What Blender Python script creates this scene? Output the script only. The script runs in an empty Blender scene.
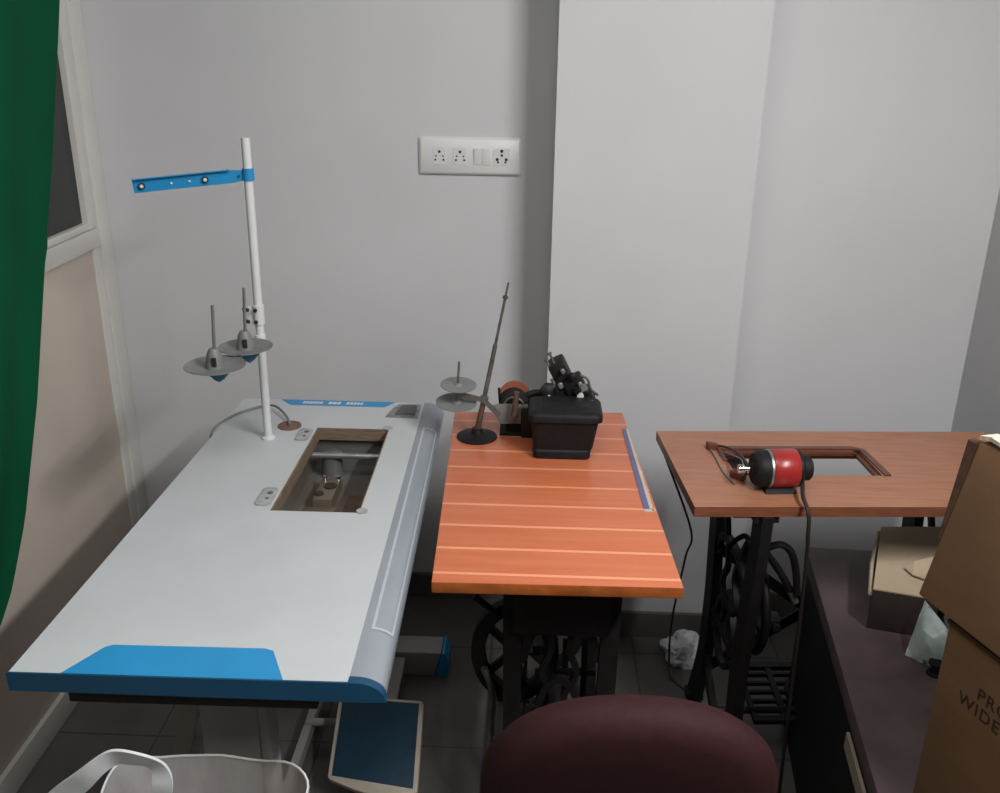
import bpy, bmesh, math, random
from mathutils import Vector, Matrix, noise
random.seed(4)
S = bpy.context.scene
COL = S.collection
PI = math.pi
V = Vector

# ------------------------------------------------------------------ camera
F = 951.0
H = 1.63
fw = V((40 / F, 368 / F, -1)).normalized()
dn = V((-35 / F, -2454 / F, -1))
up = (-dn).normalized()
up = (up - fw * up.dot(fw)).normalized()
rt = fw.cross(up)
WM = Matrix((rt, fw, up))            # camera direction -> world direction
EYE = V((0, 0, H))


def ray(x, y):
    return WM @ V(((x - 500) / F, -(y - 396.5) / F, -1))


def atz(x, y, z):
    r = ray(x, y)
    return EYE + r * ((z - H) / r.z)


def aty(x, y, d):
    r = ray(x, y)
    return EYE + r * (d / r.y)


def atx(x, y, c):
    r = ray(x, y)
    return EYE + r * (c / r.x)


cam = bpy.data.cameras.new('camera')
co = bpy.data.objects.new('camera', cam)
COL.objects.link(co)
co.matrix_world = Matrix.Translation(EYE) @ WM.to_4x4()
cam.sensor_width = 36
cam.lens = F / 1000 * 36
cam.clip_start = 0.02
S.camera = co


# ------------------------------------------------------------------ materials
def mat(name, col, rough=0.6, metal=0.0, var=0.0, scale=20.0, stretch=(1, 1, 1), bump=0.0, spec=None,
        col2=None, emit=None):
    m = bpy.data.materials.new(name)
    m.use_nodes = True
    nt = m.node_tree
    b = nt.nodes['Principled BSDF']
    b.inputs['Roughness'].default_value = rough
    b.inputs['Metallic'].default_value = metal
    if spec is not None:
        b.inputs['Specular IOR Level'].default_value = spec
    c = (*col, 1)
    b.inputs['Base Color'].default_value = c
    if var > 0 or bump > 0 or col2:
        tc = nt.nodes.new('ShaderNodeTexCoord')
        mp = nt.nodes.new('ShaderNodeMapping')
        mp.inputs['Scale'].default_value = stretch
        nz = nt.nodes.new('ShaderNodeTexNoise')
        nz.inputs['Scale'].default_value = scale
        nz.inputs['Detail'].default_value = 5
        nt.links.new(tc.outputs['Object'], mp.inputs['Vector'])
        nt.links.new(mp.outputs['Vector'], nz.inputs['Vector'])
        mx = nt.nodes.new('ShaderNodeMix')
        mx.data_type = 'RGBA'
        if col2:
            a, d = c, (*col2, 1)
        else:
            a = tuple(min(1, x * (1 - var)) for x in col) + (1,)
            d = tuple(min(1, x * (1 + var)) for x in col) + (1,)
        mx.inputs['A'].default_value = a
        mx.inputs['B'].default_value = d
        rp = nt.nodes.new('ShaderNodeMapRange')
        rp.inputs['From Min'].default_value = 0.3
        rp.inputs['From Max'].default_value = 0.7
        nt.links.new(nz.outputs['Fac'], rp.inputs['Value'])
        nt.links.new(rp.outputs['Result'], mx.inputs['Factor'])
        nt.links.new(mx.outputs['Result'], b.inputs['Base Color'])
        if bump > 0:
            bp = nt.nodes.new('ShaderNodeBump')
            bp.inputs['Strength'].default_value = bump
            bp.inputs['Distance'].default_value = 0.004
            nt.links.new(nz.outputs['Fac'], bp.inputs['Height'])
            nt.links.new(bp.outputs['Normal'], b.inputs['Normal'])
    return m


def stripes(m, axis, period, width, col, offset=0.0):
    """thin inlaid lines across one object axis, part of the laminate's print"""
    nt = m.node_tree
    b = nt.nodes['Principled BSDF']
    src = b.inputs['Base Color'].links[0].from_socket
    tc = nt.nodes.new('ShaderNodeTexCoord')
    sp = nt.nodes.new('ShaderNodeSeparateXYZ')
    nt.links.new(tc.outputs['Object'], sp.inputs[0])

    def mth(op, a, v):
        n = nt.nodes.new('ShaderNodeMath')
        n.operation = op
        nt.links.new(a, n.inputs[0])
        n.inputs[1].default_value = v
        return n.outputs[0]
    x = mth('ADD', sp.outputs[axis], offset)
    x = mth('DIVIDE', x, period)
    x = mth('FRACT', x, 0)
    x = mth('LESS_THAN', x, width)
    mx = nt.nodes.new('ShaderNodeMix')
    mx.data_type = 'RGBA'
    mx.inputs['B'].default_value = (*col, 1)
    nt.links.new(src, mx.inputs['A'])
    x = mth('MULTIPLY', x, 0.7)
    nt.links.new(x, mx.inputs['Factor'])
    nt.links.new(mx.outputs['Result'], b.inputs['Base Color'])


M = {}
M['wall'] = mat('wall_paint', (0.57, 0.57, 0.585), 0.75, var=0.03, scale=3)
M['ceil'] = mat('ceiling_paint', (0.6, 0.6, 0.6), 0.8, var=0.02, scale=3)
M['frame_white'] = mat('white_frame', (0.62, 0.61, 0.58), 0.4, var=0.03, scale=6)
M['panel'] = mat('cream_panel', (0.52, 0.455, 0.39), 0.55, var=0.05, scale=4)
M['glass'] = mat('dark_glass', (0.012, 0.016, 0.013), 0.18)
M['skirt'] = mat('skirting_tile', (0.115, 0.105, 0.1), 0.5, var=0.15, scale=8)
M['white_lam'] = mat('white_laminate', (0.47, 0.49, 0.505), 0.4, var=0.045, scale=7)
M['blue'] = mat('blue_plastic', (0.02, 0.24, 0.50), 0.35, var=0.06, scale=9)
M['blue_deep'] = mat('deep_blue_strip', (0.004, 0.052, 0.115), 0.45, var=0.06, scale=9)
M['blue_dark'] = mat('dark_blue_rubber', (0.005, 0.035, 0.066), 0.55, var=0.15, scale=40)
M['film'] = mat('grey_film', (0.235, 0.26, 0.29), 0.22, var=0.09, scale=14, stretch=(1, 0.3, 1), bump=0.15)
M['film_line'] = mat('pale_film_line', (0.4, 0.43, 0.46), 0.25, var=0.1, scale=200)
M['white_paint'] = mat('white_enamel', (0.62, 0.63, 0.64), 0.35, var=0.03, scale=9)
M['grey_paint'] = mat('grey_enamel', (0.31, 0.30, 0.285), 0.42, var=0.06, scale=9)
M['steel'] = mat('steel', (0.33, 0.34, 0.35), 0.38, 0.75, var=0.15, scale=30)
M['disc'] = mat('grey_disc', (0.17, 0.175, 0.175), 0.5, 0.0, var=0.12, scale=30)
M['grey_foam'] = mat('grey_rubber', (0.10, 0.10, 0.105), 0.6, var=0.1)
M['teal'] = mat('teal_foam', (0.015, 0.12, 0.20), 0.7, var=0.1)
M['pan'] = mat('oily_steel_pan', (0.15, 0.168, 0.17), 0.3, 0.25, col2=(0.14, 0.095, 0.06), scale=7)
M['raw_wood'] = mat('raw_plywood', (0.17, 0.12, 0.08), 0.7, var=0.3, scale=30, stretch=(1, 1, 8))
M['grommet'] = mat('brown_cap', (0.15, 0.085, 0.06), 0.5, var=0.2)
M['pad'] = mat('grey_pad', (0.33, 0.34, 0.34), 0.6, var=0.2, scale=60)
M['plate'] = mat('galvanised_plate', (0.27, 0.28, 0.28), 0.4, 0.5, var=0.35, scale=60)
M['black'] = mat('black_plastic', (0.010, 0.009, 0.010), 0.65, spec=.25)
M['black_soft'] = mat('black_casing', (0.011, 0.011, 0.012), 0.55, var=0.2, scale=40, bump=0.1, spec=.2)
M['iron'] = mat('black_cast_iron', (0.009, 0.008, 0.008), 0.55, var=0.3, scale=40, spec=.3)
M['orange'] = mat('orange_laminate', (0.50, 0.130, 0.055), 0.3, scale=9, stretch=(0.5, 6, 1), col2=(0.55, 0.165, 0.076))
stripes(M['orange'], 1, 0.0845, 0.09, (0.8, 0.36, 0.2), 0.012)
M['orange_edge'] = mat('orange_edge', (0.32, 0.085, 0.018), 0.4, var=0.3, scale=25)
M['purple'] = mat('violet_strip', (0.115, 0.115, 0.24), 0.4, var=0.12, scale=60)
M['cream'] = mat('cream_edge', (0.5, 0.44, 0.36), 0.5, var=0.1)
M['brown'] = mat('brown_laminate', (0.285, 0.12, 0.066), 0.34, scale=9, stretch=(1, 12, 1), col2=(0.38, 0.175, 0.10))
M['brown_edge'] = mat('brown_edge', (0.19, 0.066, 0.034), 0.4, var=0.2, scale=25, stretch=(1, 1, 6))
M['brown_lip'] = mat('dark_brown_lip', (0.10, 0.035, 0.022), 0.25, var=0.2)
M['rust'] = mat('rusty_steel', (0.12, 0.075, 0.055), 0.6, 0.4, var=0.4, scale=40)
M['rod'] = mat('dull_rod', (0.15, 0.155, 0.145), 0.45, 0.5, var=0.3, scale=40)
M['redcopper'] = mat('red_brown_pulley', (0.30, 0.085, 0.05), 0.45, var=0.2)
M['chrome'] = mat('chrome', (0.7, 0.7, 0.7), 0.15, 1.0)
M['bright'] = mat('glint_metal', (0.75, 0.75, 0.75), 0.3, 0.2)  # pale base colour stands in for glints on the bare metal bits
M['red'] = mat('red_label', (0.33, 0.024, 0.022), 0.3, var=0.12, scale=18)
M['plug'] = mat('brown_connector', (0.13, 0.035, 0.02), 0.45, var=0.1)
M['wire'] = mat('dark_wire', (0.022, 0.016, 0.015), 0.5)
M['greywire'] = mat('grey_wire', (0.16, 0.17, 0.17), 0.5)
M['vinyl'] = mat('purple_upholstery', (0.085, 0.056, 0.06), 0.65, var=0.25, scale=12, bump=0.15)
M['maroon'] = mat('maroon_upholstery', (0.026, 0.0058, 0.007), 0.75, var=0.15, scale=60, bump=0.1, spec=.25)
M['tan'] = mat('tan_wood', (0.30, 0.25, 0.19), 0.6, var=0.15, scale=20)
M['card'] = mat('brown_cardboard', (0.17, 0.09, 0.042), 0.85, var=0.10, scale=9, stretch=(1, 1, 3))
M['card_dark'] = mat('shaded_cardboard', (0.075, 0.036, 0.018), 0.9, var=0.3, scale=60)  # brown cardboard darkened as shade, for the flap and shadow line
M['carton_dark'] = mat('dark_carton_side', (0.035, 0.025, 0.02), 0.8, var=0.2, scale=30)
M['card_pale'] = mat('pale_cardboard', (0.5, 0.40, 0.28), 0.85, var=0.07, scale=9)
M['torn'] = mat('torn_paper_edge', (0.66, 0.58, 0.45), 0.9, var=0.3, scale=90, bump=0.4)
M['ink'] = mat('dark_print', (0.045, 0.016, 0.009), 0.85)
M['bluebag'] = mat('pale_blue_wrapper', (0.44, 0.52, 0.5), 0.35, var=0.15, scale=25, bump=0.3)
M['whitebag'] = mat('white_wrapper', (0.62, 0.64, 0.66), 0.45, var=0.1, scale=25, bump=0.3)
M['green'] = mat('green_cloth', (0.001, 0.06, 0.025), 0.85, var=0.12, scale=5, spec=0.1)
M['socket'] = mat('white_switch_plastic', (0.66, 0.66, 0.65), 0.35)
M['hole'] = mat('dark_hole', (0.02, 0.018, 0.018), 0.6)
M['contents'] = mat('pinkish_contents', (0.22, 0.145, 0.135), 0.7, var=0.35, scale=18, bump=0.5)


def poly_mat():
    m = mat('clear_white_plastic', (0.72, 0.71, 0.7), 0.3, var=0.12, scale=30, stretch=(1, 1, 0.3), bump=0.5)
    nt = m.node_tree
    b = nt.nodes['Principled BSDF']
    tr = nt.nodes.new('ShaderNodeBsdfTransparent')
    mx = nt.nodes.new('ShaderNodeMixShader')
    mx.inputs[0].default_value = 0.5
    nt.links.new(tr.outputs[0], mx.inputs[1])
    nt.links.new(b.outputs[0], mx.inputs[2])
    nt.links.new(mx.outputs[0], nt.nodes['Material Output'].inputs['Surface'])
    return m


M['poly'] = poly_mat()


def floor_mat():
    m = mat('floor_tile', (0.10, 0.093, 0.087), 0.32, var=0.16, scale=6)
    nt = m.node_tree
    b = nt.nodes['Principled BSDF']
    src = b.inputs['Base Color'].links[0].from_socket
    tc = nt.nodes.new('ShaderNodeTexCoord')
    br = nt.nodes.new('ShaderNodeTexBrick')
    br.offset = 0
    br.inputs['Scale'].default_value = 1
    br.inputs['Brick Width'].default_value = 0.4
    br.inputs['Row Height'].default_value = 0.4
    br.inputs['Mortar Size'].default_value = 0.003
    br.inputs['Mortar'].default_value = (0.05, 0.045, 0.042, 1)
    mp = nt.nodes.new('ShaderNodeMapping')
    mp.inputs['Location'].default_value = (0.09, 0.16, 0)
    nt.links.new(tc.outputs['Object'], mp.inputs[0])
    nt.links.new(mp.outputs[0], br.inputs['Vector'])
    nt.links.new(src, br.inputs['Color1'])
    nt.links.new(src, br.inputs['Color2'])
    nt.links.new(br.outputs['Color'], b.inputs['Base Color'])
    return m


M['floor'] = floor_mat()


# ------------------------------------------------------------------ mesh helpers
def B():
    return bmesh.new()


def box(bm, lo, hi, rot=0.0, piv=None, bev=0.0):
    """axis box lo..hi, optionally turned about z at piv"""
    t = bmesh.new()
    bmesh.ops.create_cube(t, size=1)
    lo, hi = V(lo), V(hi)
    c = (lo + hi) / 2
    s = hi - lo
    for v in t.verts:
        v.co = V((v.co.x * s.x, v.co.y * s.y, v.co.z * s.z)) + c
    if bev:
        bmesh.ops.bevel(t, geom=t.edges[:], offset=bev, segments=2, affect='EDGES', profile=0.6)
    if rot:
        bmesh.ops.rotate(t, verts=t.verts, cent=V(piv) if piv else c, matrix=Matrix.Rotation(rot, 3, 'Z'))
    merge(bm, t)


def merge(bm, t, mx=None):
    if mx is not None:
        bmesh.ops.transform(t, matrix=mx, verts=t.verts)
    me = bpy.data.meshes.new('tmp')
    t.to_mesh(me)
    t.free()
    bm.from_mesh(me)
    bpy.data.meshes.remove(me)


def hexa(bm, pts, bev=0.0):
    """8 corners: bottom four ccw, top four ccw"""
    t = bmesh.new()
    v = [t.verts.new(V(p)) for p in pts]
    for f in ((3, 2, 1, 0), (4, 5, 6, 7), (0, 1, 5, 4), (1, 2, 6, 5), (2, 3, 7, 6), (3, 0, 4, 7)):
        t.faces.new([v[i] for i in f])
    bmesh.ops.recalc_face_normals(t, faces=t.faces)
    if bev:
        bmesh.ops.bevel(t, geom=t.edges[:], offset=bev, segments=2, affect='EDGES', profile=0.6)
    merge(bm, t)


def prism(bm, poly, vec, bev=0.0):
    """planar polygon (3D points) pushed along vec"""
    t = bmesh.new()
    vec = V(vec)
    a = [t.verts.new(V(p)) for p in poly]
    b = [t.verts.new(V(p) + vec) for p in poly]
    n = len(a)
    t.faces.new(a[::-1])
    t.faces.new(b)
    for i in range(n):
        t.faces.new((a[i], a[(i + 1) % n], b[(i + 1) % n], b[i]))
    bmesh.ops.recalc_face_normals(t, faces=t.faces)
    if bev:
        bmesh.ops.bevel(t, geom=t.edges[:], offset=bev, segments=2, affect='EDGES', profile=0.6)
    merge(bm, t)


def smooth_path(pts, n=6):
    pts = [V(p) for p in pts]
    out = []
    L = len(pts)
    for i in range(L - 1):
        p0 = pts[max(i - 1, 0)]
        p1, p2 = pts[i], pts[i + 1]
        p3 = pts[min(i + 2, L - 1)]
        for k in range(n):
            t = k / n
            out.append(0.5 * ((2 * p1) + (p2 - p0) * t + (2 * p0 - 5 * p1 + 4 * p2 - p3) * t * t
                              + (3 * p1 - p0 - 3 * p2 + p3) * t ** 3))
    out.append(pts[-1])
    return out


def tube(bm, pts, r, seg=10, closed=False):
    pts = [V(p) for p in pts]
    n = len(pts)
    rs = r if isinstance(r, (list, tuple)) else [r] * n
    rings = []
    prev = None
    for i in range(n):
        if closed:
            d = pts[(i + 1) % n] - pts[i - 1]
        else:
            d = pts[min(i + 1, n - 1)] - pts[max(i - 1, 0)]
        d.normalize()
        if prev is None:
            a = V((0, 0, 1)) if abs(d.z) < 0.9 else V((1, 0, 0))
            u = d.cross(a).normalized()
        else:
            u = (prev - d * prev.dot(d)).normalized()
        prev = u
        w = d.cross(u)
        rings.append([bm.verts.new(pts[i] + (u * math.cos(2 * PI * k / seg) + w * math.sin(2 * PI * k / seg)) * rs[i])
                      for k in range(seg)])
    m = n if closed else n - 1
    for i in range(m):
        a, b = rings[i], rings[(i + 1) % n]
        for k in range(seg):
            bm.faces.new((a[k], a[(k + 1) % seg], b[(k + 1) % seg], b[k]))
    if not closed:
        bm.faces.new(rings[0][::-1])
        bm.faces.new(rings[-1])


def strap(bm, pts, nrm, w, t, closed=False):
    """flat bar along pts: w wide in the plane square to nrm, t thick along nrm"""
    pts = [V(p) for p in pts]
    nrm = V(nrm).normalized()
    n = len(pts)
    ws = w if isinstance(w, (list, tuple)) else [w] * n
    rings = []
    for i in range(n):
        if closed:
            d = pts[(i + 1) % n] - pts[i - 1]
        else:
            d = pts[min(i + 1, n - 1)] - pts[max(i - 1, 0)]
        s = d.cross(nrm).normalized() * ws[i] / 2
        h = nrm * t / 2
        rings.append([bm.verts.new(pts[i] + q) for q in (s + h, -s + h, -s - h, s - h)])
    m = n if closed else n - 1
    for i in range(m):
        a, b = rings[i], rings[(i + 1) % n]
        for k in range(4):
            bm.faces.new((a[k], a[(k + 1) % 4], b[(k + 1) % 4], b[k]))
    if not closed:
        bm.faces.new(rings[0][::-1])
        bm.faces.new(rings[-1])


def lathe(bm, prof, org, axis=(0, 0, 1), seg=28):
    """profile [(r, h)] turned about axis through org"""
    q = V((0, 0, 1)).rotation_difference(V(axis).normalized()).to_matrix()
    org = V(org)
    rings = []
    for r, h in prof:
        if r < 1e-5:
            rings.append([bm.verts.new(org + q @ V((0, 0, h)))])
        else:
            rings.append([bm.verts.new(org + q @ V((r * math.cos(2 * PI * k / seg), r * math.sin(2 * PI * k / seg), h)))
                          for k in range(seg)])
    for a, b in zip(rings, rings[1:]):
        for k in range(seg):
            k2 = (k + 1) % seg
            if len(a) == 1 and len(b) == 1:
                continue
            if len(a) == 1:
                bm.faces.new((a[0], b[k2], b[k]))
            elif len(b) == 1:
                bm.faces.new((a[k], a[k2], b[0]))
            else:
                bm.faces.new((a[k], a[k2], b[k2], b[k]))
    if len(rings[0]) > 1:
        bm.faces.new(rings[0][::-1])
    if len(rings[-1]) > 1:
        bm.faces.new(rings[-1])


def rrect(cx, cy, w, h, r, n=5):
    out = []
    for sx, sy, a0 in ((1, 1, 0), (-1, 1, 90), (-1, -1, 180), (1, -1, 270)):
        for k in range(n + 1):
            a = math.radians(a0 + 90 * k / n)
            out.append((cx + sx * (w / 2 - r) + r * math.cos(a), cy + sy * (h / 2 - r) + r * math.sin(a)))
    return out


def loft(bm, loops, cap=True):
    rings = [[bm.verts.new(V(p)) for p in L] for L in loops]
    n = len(rings[0])
    for a, b in zip(rings, rings[1:]):
        for k in range(n):
            bm.faces.new((a[k], a[(k + 1) % n], b[(k + 1) % n], b[k]))
    if cap:
        bm.faces.new(rings[0][::-1])
        bm.faces.new(rings[-1])


def world_loc(o):
    v = V((0, 0, 0))
    while o is not None:
        v += o.location
        o = o.parent
    return v


def obj(name, bm, m, parent=None, smooth=True, angle=40, loc=None):
    bmesh.ops.recalc_face_normals(bm, faces=bm.faces)
    off = world_loc(parent) if parent else (V(loc) if loc else V((0, 0, 0)))
    if off.length:
        bmesh.ops.translate(bm, verts=bm.verts, vec=-off)
    me = bpy.data.meshes.new(name)
    bm.to_mesh(me)
    bm.free()
    me.materials.append(m)
    if smooth:
        me.shade_smooth()
        me.set_sharp_from_angle(angle=math.radians(angle))
    o = bpy.data.objects.new(name, me)
    COL.objects.link(o)
    if parent:
        o.parent = parent
    elif loc:
        o.location = loc
    return o


def thing(name, loc, label, cat, group=None):
    o = bpy.data.objects.new(name, None)
    COL.objects.link(o)
    o.location = loc
    o.empty_display_size = 0.05
    return tag(o, label, cat, group)


def tag(o, label, cat, group=None):
    o['label'] = label
    o['category'] = cat
    if group:
        o['group'] = group
    return o


def struct(name, bm, m, label=None, cat=None, smooth=False, parent=None):
    o = obj(name, bm, m, parent, smooth)
    if parent is None:
        o['kind'] = 'structure'
        o['label'] = label
        o['category'] = cat
    return o


# ------------------------------------------------------------------ the room
XL, XR = -1.15, 1.16
YB, YC, YA = 2.50, 2.33, 2.455        # back wall left, column face, recess right of the column
XC0, XC1 = 0.043, 0.525
YN, ZC = -1.3, 2.6
b = B(); box(b, (XL - .1, YN, -.1), (XR + .1, YB + .1, 0))
struct('floor', b, M['floor'], 'dark grey-brown tiled floor under the sewing tables', 'floor')
b = B(); box(b, (XL - .1, YN, ZC), (XR + .1, YB + .1, ZC + .1))
struct('ceiling', b, M['ceil'], 'plain white ceiling over the whole room', 'ceiling')
b = B(); box(b, (XL - .1, YB, 0), (XC0, YB + .1, ZC))
struct('wall_back', b, M['wall'], 'off-white back wall carrying the white socket plate', 'wall')
b = B(); box(b, (XC0, YC, 0), (XC1, YB + .1, ZC))
struct('wall_pillar', b, M['wall'], 'white pillar projecting from the back wall behind the orange table', 'wall')
b = B(); box(b, (XC1, YA, 0), (XR, YB + .1, ZC))
struct('wall_recess', b, M['wall'], 'off-white wall set back to the right of the pillar', 'wall')
b = B(); box(b, (XR, YN, 0), (XR + .1, YB + .1, ZC))
struct('wall_right', b, M['wall'], 'greyish right side wall behind the stacked cartons', 'wall')
# left wall: cream board below a rail, dark window above, plain wall nearer the camera
b = B()
box(b, (XL - .1, YN, 0), (XL, 2.44, 1.086))
box(b, (XL - .1, YN, 1.086), (XL, 0.85, ZC))
box(b, (XL - .1, 0.85, 2.2), (XL, 2.44, ZC))
struct('wall_left', b, M['panel'], 'cream boarded partition on the left under the dark window', 'wall')
b = B(); box(b, (XL - .1, 2.436, 0), (XL + .014, 2.4995, ZC), bev=.004)
struct('trim_1', b, M['frame_white'], 'white upright frame post in the left back corner', 'trim', True)
b = B(); box(b, (XL - .1, 0.5, 1.082), (XL + .012, 2.436, 1.130), bev=.004)
struct('trim_2', b, M['frame_white'], 'white horizontal rail between dark window and cream board', 'trim', True)
b = B(); box(b, (XL - .03, 2.402, 0.06), (XL + .006, 2.436, 1.082), bev=.003)
struct('trim_3', b, M['frame_white'], 'thin white bead upright at the cream board edge', 'trim', True)
b = B(); box(b, (XL - .03, YN, 0.0), (XL + .012, 2.436, 0.07), bev=.003)
struct('baseboard_left', b, M['frame_white'], 'pale bottom rail along the foot of the cream partition', 'baseboard', True)
w = thing('window_1', (XL, 1.6, 1.13), 'dark glazed window with white frame in the left partition', 'window')
w['kind'] = 'structure'
b = B(); box(b, (XL - .02, .85, 1.13), (XL - .008, 2.436, 2.2))
struct('pane', b, M['glass'], parent=w)
b = B()
box(b, (XL - .07, 2.388, 1.131), (XL + .008, 2.4355, 2.2), bev=.004)
box(b, (XL - .07, .86, 1.131), (XL + .008, .90, 2.2), bev=.004)
box(b, (XL - .07, .90, 1.131), (XL + .006, 2.388, 1.150), bev=.004)
box(b, (XL - .07, .90, 2.15), (XL + .006, 2.388, 2.2), bev=.004)
struct('window_frame', b, M['frame_white'], parent=w, smooth=True)
# skirting tiles
b = B(); box(b, (XL + .02, YB - .012, 0), (XC0 - .012, YB, .08))
struct('baseboard_back', b, M['skirt'], 'dark tile skirting behind the white table', 'baseboard')
b = B()
box(b, (XC0 - .012, YC - .012, 0), (XC1 + .012, YC, .08))
struct('baseboard_pillar', b, M['skirt'], 'dark tile skirting at the pillar foot', 'baseboard')
b = B(); box(b, (XC1 + .012, YA - .012, 0), (XR, YA, .08))
struct('baseboard_recess', b, M['skirt'], 'dark tile skirting behind the brown table', 'baseboard')

# ------------------------------------------------------------------ socket plate on the wall
p0 = V((-.299, YB, 1.322))
sk = thing('socket_plate', (-.171, YB, 1.322), 'long white socket and switch plate on the back wall beside the pillar', 'socket')


def xz(poly, x, y, z):
    return [(x + p[0], y, z + p[1]) for p in poly]


b = B()
loft(b, [xz(rrect(0, 0, .262, .094, .006), -.171, YB, 1.322), xz(rrect(0, 0, .262, .094, .006), -.171, YB - .006, 1.322),
         xz(rrect(0, 0, .252, .084, .005), -.171, YB - .011, 1.322)])
obj('plate', b, M['socket'], sk)


def pins(cx, big):
    k = 1.25 if big else 1
    P = [(0, .011, .0036), (-.009, .0, .0022), (.009, .0, .0022), (-.0105, -.0095, .0027), (.0105, -.0095, .0027)] if not big else \
        [(0, .0145, .0042), (0, .004, .0032), (-.0115, -.0065, .004), (.0115, -.0065, .004), (-.0095, -.0135, .0028), (.0095, -.0135, .0028)]
    f = B()
    w_ = .026 * k
    loft(f, [xz(rrect(0, 0, w_ * 1.3, .044, .003), cx, YB - .010, 1.322), xz(rrect(0, 0, w_ * 1.27, .042, .003), cx, YB - .0125, 1.322)])
    s = obj('power_outlet', f, M['socket'], sk)
    for x, z, r in P:
        h = B()
        lathe(h, [(r, 0), (r, .0006)], (cx + x, YB - .0125, 1.322 + z), (0, -1, 0), 12)
        obj('pin_hole', h, M['hole'], s)


pins(-.249, False)
pins(-.196, False)
pins(-.089, True)
b = B()
hexa(b, [(-.161, YB - .010, 1.301), (-.141, YB - .010, 1.301), (-.141, YB - .010, 1.343), (-.161, YB - .010, 1.343),
         (-.160, YB - .0125, 1.302), (-.142, YB - .0125, 1.302), (-.142, YB - .017, 1.342), (-.160, YB - .017, 1.342)], .0008)
obj('rocker_switch', b, M['socket'], sk)
b = B(); box(b, (-.139, YB - .0135, 1.301), (-.118, YB - .010, 1.343), bev=.0008)
obj('blank_module', b, M['socket'], sk)

# ------------------------------------------------------------------ white industrial table
WT, LT = .49, 1.085
KN = [V((-.737, 1.100, 0)), V((-.248, 1.104, 0)), V((-.262, 2.186, 0)), V((-.712, 2.184, 0))]   # top corners, slightly askew to the room
VW = (KN[3] - KN[0] + KN[2] - KN[1]).normalized()


def tw(u, v, z):
    s, t = u / WT, v / LT
    return KN[0].lerp(KN[1], s).lerp(KN[3].lerp(KN[2], s), t) + V((0, 0, z))


T = thing('sewing_table', tw(.25, .55, 0), 'white laminate industrial sewing table with blue end strip and machine cutout', 'table')
ZT = .76
cu0, cu1, cv0, cv1 = .241, .421, .505, .915
b = B()
us = [0, cu0, cu1, WT]
vs = [0, cv0, cv1, LT]
for i in range(3):
    for j in range(3):
        if i == 1 and j == 1:
            continue
        q = [(us[i], vs[j]), (us[i + 1], vs[j]), (us[i + 1], vs[j + 1]), (us[i], vs[j + 1])]
        hexa(b, [tw(*p, ZT - .028) for p in q] + [tw(*p, ZT) for p in q])
bmesh.ops.remove_doubles(b, verts=b.verts, dist=1e-5)
top = obj('tabletop', b, M['white_lam'], T, smooth=False)
# plywood faces inside the cutout
b = B()
for q in ([(cu0, cv0), (cu0 + .004, cv0), (cu0 + .004, cv1), (cu0, cv1)], [(cu1 - .003, cv0), (cu1, cv0), (cu1, cv1), (cu1 - .003, cv1)],
          [(cu0, cv0), (cu1, cv0), (cu1, cv0 + .003), (cu0, cv0 + .003)], [(cu0, cv1 - .003), (cu1, cv1 - .003), (cu1, cv1), (cu0, cv1)]):
    hexa(b, [tw(*p, ZT - .030) for p in q] + [tw(*p, ZT - .001) for p in q])
obj('cutout_lining', b, M['raw_wood'], T, smooth=False)
# rolled operator edge under grey film
prof = [(WT, ZT)]
for k in range(9):
    a = PI / 2 * k / 8
    prof.append((WT + .008 + .044 * math.sin(a), ZT - .027 * (1 - math.cos(a))))
prof += [(WT + .052, ZT - .034), (WT, ZT - .036)]
b = B()
loft(b, [[tw(u, v, z) for u, z in prof] for v in (.012, .3, .6, .9, LT)])
edge = obj('rolled_edge', b, M['film'], T)
# pale printed outline on the film
b = B()


def roll(s, v, lift=.0008):
    a = PI / 2 * s
    return tw(WT + .008 + (.044 + lift) * math.sin(a), v, ZT + lift - .027 * (1 - math.cos(a)))


for s in (.08, .62):
    L = [roll(s, .13 + .8 * k / 20) for k in range(21)]
    R_ = [roll(s + .07, .13 + .8 * k / 20) for k in range(21)]
    for i in range(20):
        b.faces.new([b.verts.new(p) for p in (L[i], R_[i], R_[i + 1], L[i + 1])])
for v in (.13, .925):
    for i in range(6):
        s0, s1 = .08 + .09 * i, .08 + .09 * (i + 1)
        b.faces.new([b.verts.new(p) for p in (roll(s0, v), roll(s1, v), roll(s1, v + .006), roll(s0, v + .006))])
bmesh.ops.remove_doubles(b, verts=b.verts, dist=1e-5)
obj('film_outline', b, M['film_line'], edge)
# blue end strip, following the table profile
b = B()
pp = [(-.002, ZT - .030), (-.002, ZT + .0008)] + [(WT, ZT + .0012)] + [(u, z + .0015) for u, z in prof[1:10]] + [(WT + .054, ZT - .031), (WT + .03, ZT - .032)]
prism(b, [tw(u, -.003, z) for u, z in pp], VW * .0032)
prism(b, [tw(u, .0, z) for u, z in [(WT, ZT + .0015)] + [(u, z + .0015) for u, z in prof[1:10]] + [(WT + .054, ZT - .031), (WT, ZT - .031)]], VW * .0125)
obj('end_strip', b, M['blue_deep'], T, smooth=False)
b = B()
q = [(.076, .0005), (.112, .064), (.122, .070), (.352, .072), (.366, .067), (.397, .0005)]
prism(b, [tw(u, v, ZT + .0002) for u, v in q], (0, 0, .0008))
obj('corner_panel', b, M['blue'], T, smooth=False)
b = B()
q = [(.102, LT - .002), (.412, LT - .002), (.388, LT - .036), (.137, LT - .036)]
prism(b, [tw(u, v, ZT + .0002) for u, v in q], (0, 0, .0008))
lab = obj('name_strip', b, M['blue'], T, smooth=False)
b = B()
u = .165
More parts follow.
